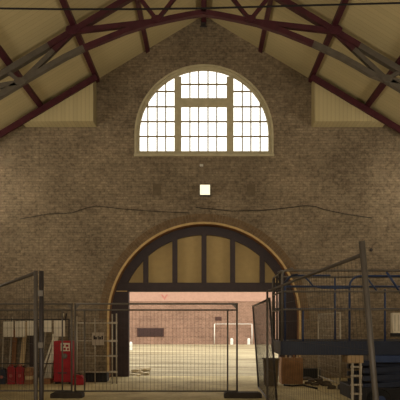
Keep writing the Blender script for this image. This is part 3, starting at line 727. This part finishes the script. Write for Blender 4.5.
b = MB(); b.prism([(xa+.03, 0), (xb-.03, 0), (xb, .66), (xa, .66)], y, y+.4); b.build('body', mat('dirty_brown_plastic', (104, 86, 60), .8, var=.2), bn, bevel=.02)
b = MB(); b.box(xa-.02, xb+.02, y-.02, y+.42, .66, .70); b.build('rim', mat('dirty_brown_plastic', (104, 86, 60)), bn, bevel=.01)
rnd = random.Random(3)
deb = [(307, 377, .10), (311, 379, .08), (318, 378, .09), (320, 381, .10), (326, 383, .11), (308.5, 381, .07), (315, 382.5, .07), (332, 386, .08)]
for i, (px, py, r_) in enumerate(deb):
    d = F*EYE/(py+3-HY); d = min(d, 14.9)
    b = MB(); b.rock((X(px, d), d-D, r_*.45), r_, (1.5, 1, .6), i)
    tag(b.build('rubble_lump', DEBRIS, None, origin=(X(px, d), d-D, 0)), 'dark lump of rubble lying at the foot of the mesh gate behind the lift', 'rubble', 'dark rubble behind the lift')
d = 14.2; pts = [(X(px, dd), dd-D, .022) for px, dd in ((284, 13.5), (292, 13.3), (303, 13.5), (310, 13.1), (317, 12.8))]
b = MB(); b.tube(pts, .022, 8); tag(b.build('hose', BLACKWIRE, None, smooth=True, origin=pts[0]), 'dark hose wriggling over the floor in front of the brown crate', 'hose')
p0, p1_ = Vector((X(283, 13.1), 13.1-D, .02)), Vector((X(322, 14.3), 14.3-D, .02))
# rubble beside the left jamb outside
for i, (px, py, r_) in enumerate(((136, 371, .13), (140, 373, .10), (143.5, 370, .16), (146, 373.5, .09), (133, 374, .08), (138.5, 375, .07))):
    d = F*EYE/(py+1-HY); b = MB(); b.rock((X(px, d), d-D, r_*.35), r_, (1.3, 1, .6), 20+i)
    tag(b.build('broken_stone', RUBBLE, None, origin=(X(px, d), d-D, 0)), 'pale broken stone in the heap just outside the left jamb', 'stone', 'stones outside the left jamb')

# ------------------------------------------------------------------ across the yard
YF = 27.6; dY = YF+D
b = MB(); b.box(-45, 45, YF, YF+.4, -.1, 7.5); struct(b.build('wall_far', FARBRICK))
b = MB(); b.box(-45, 45, YF-.05, YF, Z(301.5, dY), Z(301.5, dY)+2.4); struct(b.build('trim_4', BANDPINK))
vn = thing('wall_vent', (X(150.5, dY), YF, Z(336, dY)), 'wide dark vent in the pink wall across the yard', 'vent')
b = MB(); b.box(X(137, dY), X(164, dY), YF-.05, YF, Z(336.5, dY), Z(328, dY)); b.build('frame', BROWNSIGN, vn)
b = MB(); [b.box(X(137.8, dY), X(163.2, dY), YF-.07, YF-.05, Z(336, dY)+.08*k, Z(336, dY)+.08*k+.04) for k in range(8)]; b.build('louvre', DARKWOOD, vn)
c = (X(218, dY), YF, Z(318.5, dY))
b = MB(); b.box(X(215, dY), X(221.5, dY), YF-.04, YF, Z(320.5, dY), Z(316.8, dY)); tag(b.build('wall_plate', BROWNSIGN, None, origin=c), 'small brown plate on the pink wall above the white goal frame', 'plate')
gl = thing('goal_frame', (X(233, dY-.4), YF-.4, 0), 'white goal frame standing against the pink wall across the yard', 'goal frame')
for px in (214.5, 252):
    b = MB(); b.tube([(X(px, dY-.4), YF-.4, 0), (X(px, dY-.4), YF-.4, Z(324, dY))], .035, 8); b.build('post', WHITEPAINT, gl, smooth=True)
b = MB(); b.tube([(X(214.5, dY-.4), YF-.4, Z(324, dY)), (X(252, dY-.4), YF-.4, Z(324, dY))], .025, 8); b.build('crossbar', WHITEPAINT, gl, smooth=True)
for px, lab in ((231.7, 'short white bollard in the middle of the white goal frame'), (248.7, 'short white bollard near the right post of the white goal frame')):
    d = dY-1.2; b = MB(); b.lathe([(.12, 0), (.12, .4), (.08, .5)], (X(px, d), d-D, 0), 'Z', 12)
    tag(b.build('bollard', WHITEPAINT, None, smooth=False, origin=(X(px, d), d-D, 0)), lab, 'bollard', 'white bollards by the goal')
d = 33; b = MB(); b.lathe([(.1, 0), (.1, .42), (.06, .5)], (X(131, d), d-D, 0), 'Z', 12); tag(b.build('marker_post', WHITEPAINT, None, origin=(X(131, d), d-D, 0)), 'short white marker post in the yard beside the left jamb', 'marker post')
c = (X(164.5, dY), YF-.06, Z(297, dY))
b = MB(); b.strip([(c[0]-.3, c[2]+.2), (c[0], c[2]-.25), (c[0]+.3, c[2]+.2)], [(c[0]-.14, c[2]+.2), (c[0], c[2]-.02), (c[0]+.14, c[2]+.2)], YF-.062, YF-.05)
tag(b.build('painted_mark', MARKRED, None, origin=c), 'faded red pointed mark on the pale band of the far wall', 'mark')  # only a reddish mark on the band, no sign

# ------------------------------------------------------------------ light
wd = bpy.data.worlds.new('sky'); S.world = wd; wd.use_nodes = True
N = wd.node_tree.nodes; L = wd.node_tree.links; bg = N['Background']
bg.inputs['Color'].default_value = (1.0, .965, .89, 1); bg.inputs['Strength'].default_value = 2.4
def lamp(name, kind, loc, target, energy, color, **kw):
    l = bpy.data.lights.new(name, kind); l.energy = energy; l.color = color
    for k, v in kw.items(): setattr(l, k, v)
    o = bpy.data.objects.new(name, l); COL.objects.link(o); o.location = loc
    o.rotation_euler = (Vector(target)-Vector(loc)).to_track_quat('-Z', 'Y').to_euler(); return o
lamp('sun', 'SUN', (8, -20, 30), (0, 12, 0), 1.9, (1, .93, .8), angle=.01)
WARM = (1, .90, .73)
lamp('rear_fill', 'AREA', (0, BACK+.1, 5.4), (0, 0, 8.5), 640, WARM, shape='RECTANGLE', size=6, size_y=5)  # fill added behind the camera to brighten the middle of the gable wall
for s_ in (-1, 1):
    for yy, e in ((-3.2, 165), (-8.0, 50)):
        lamp('side_window_daylight', 'AREA', (s_*(HW-.1), yy, 4.2), (0, yy+.6, 7.6), e, WARM, shape='RECTANGLE', size=2.6, size_y=1.5, spread=math.radians(140))
    lamp('wall_spot', 'SPOT', (s_*8.0, -2.6, 4.9), (s_*6.3, 0, 5.6), 190, WARM, spot_size=math.radians(48), spot_blend=1, shadow_soft_size=.2)
S.cycles.use_denoising = True
S.cycles.max_bounces = 8; S.cycles.diffuse_bounces = 5; S.cycles.transparent_max_bounces = 16

# ------------------------------------------------------------------ camera
cam = bpy.data.cameras.new('camera'); co = bpy.data.objects.new('camera', cam); COL.objects.link(co)
co.location = (0, -D, EYE); co.rotation_euler = (PI/2, 0, 0)
cam.sensor_width = 36; cam.lens = F/400*36; cam.shift_x = -(CX-200)/400; cam.shift_y = (HY-200)/400
cam.clip_end = 300
S.camera = co
S.view_settings.view_transform = 'Standard'; S.view_settings.look = 'None'; S.view_settings.gamma = 1
S.view_settings.use_curve_mapping = False; S.view_settings.exposure = 0
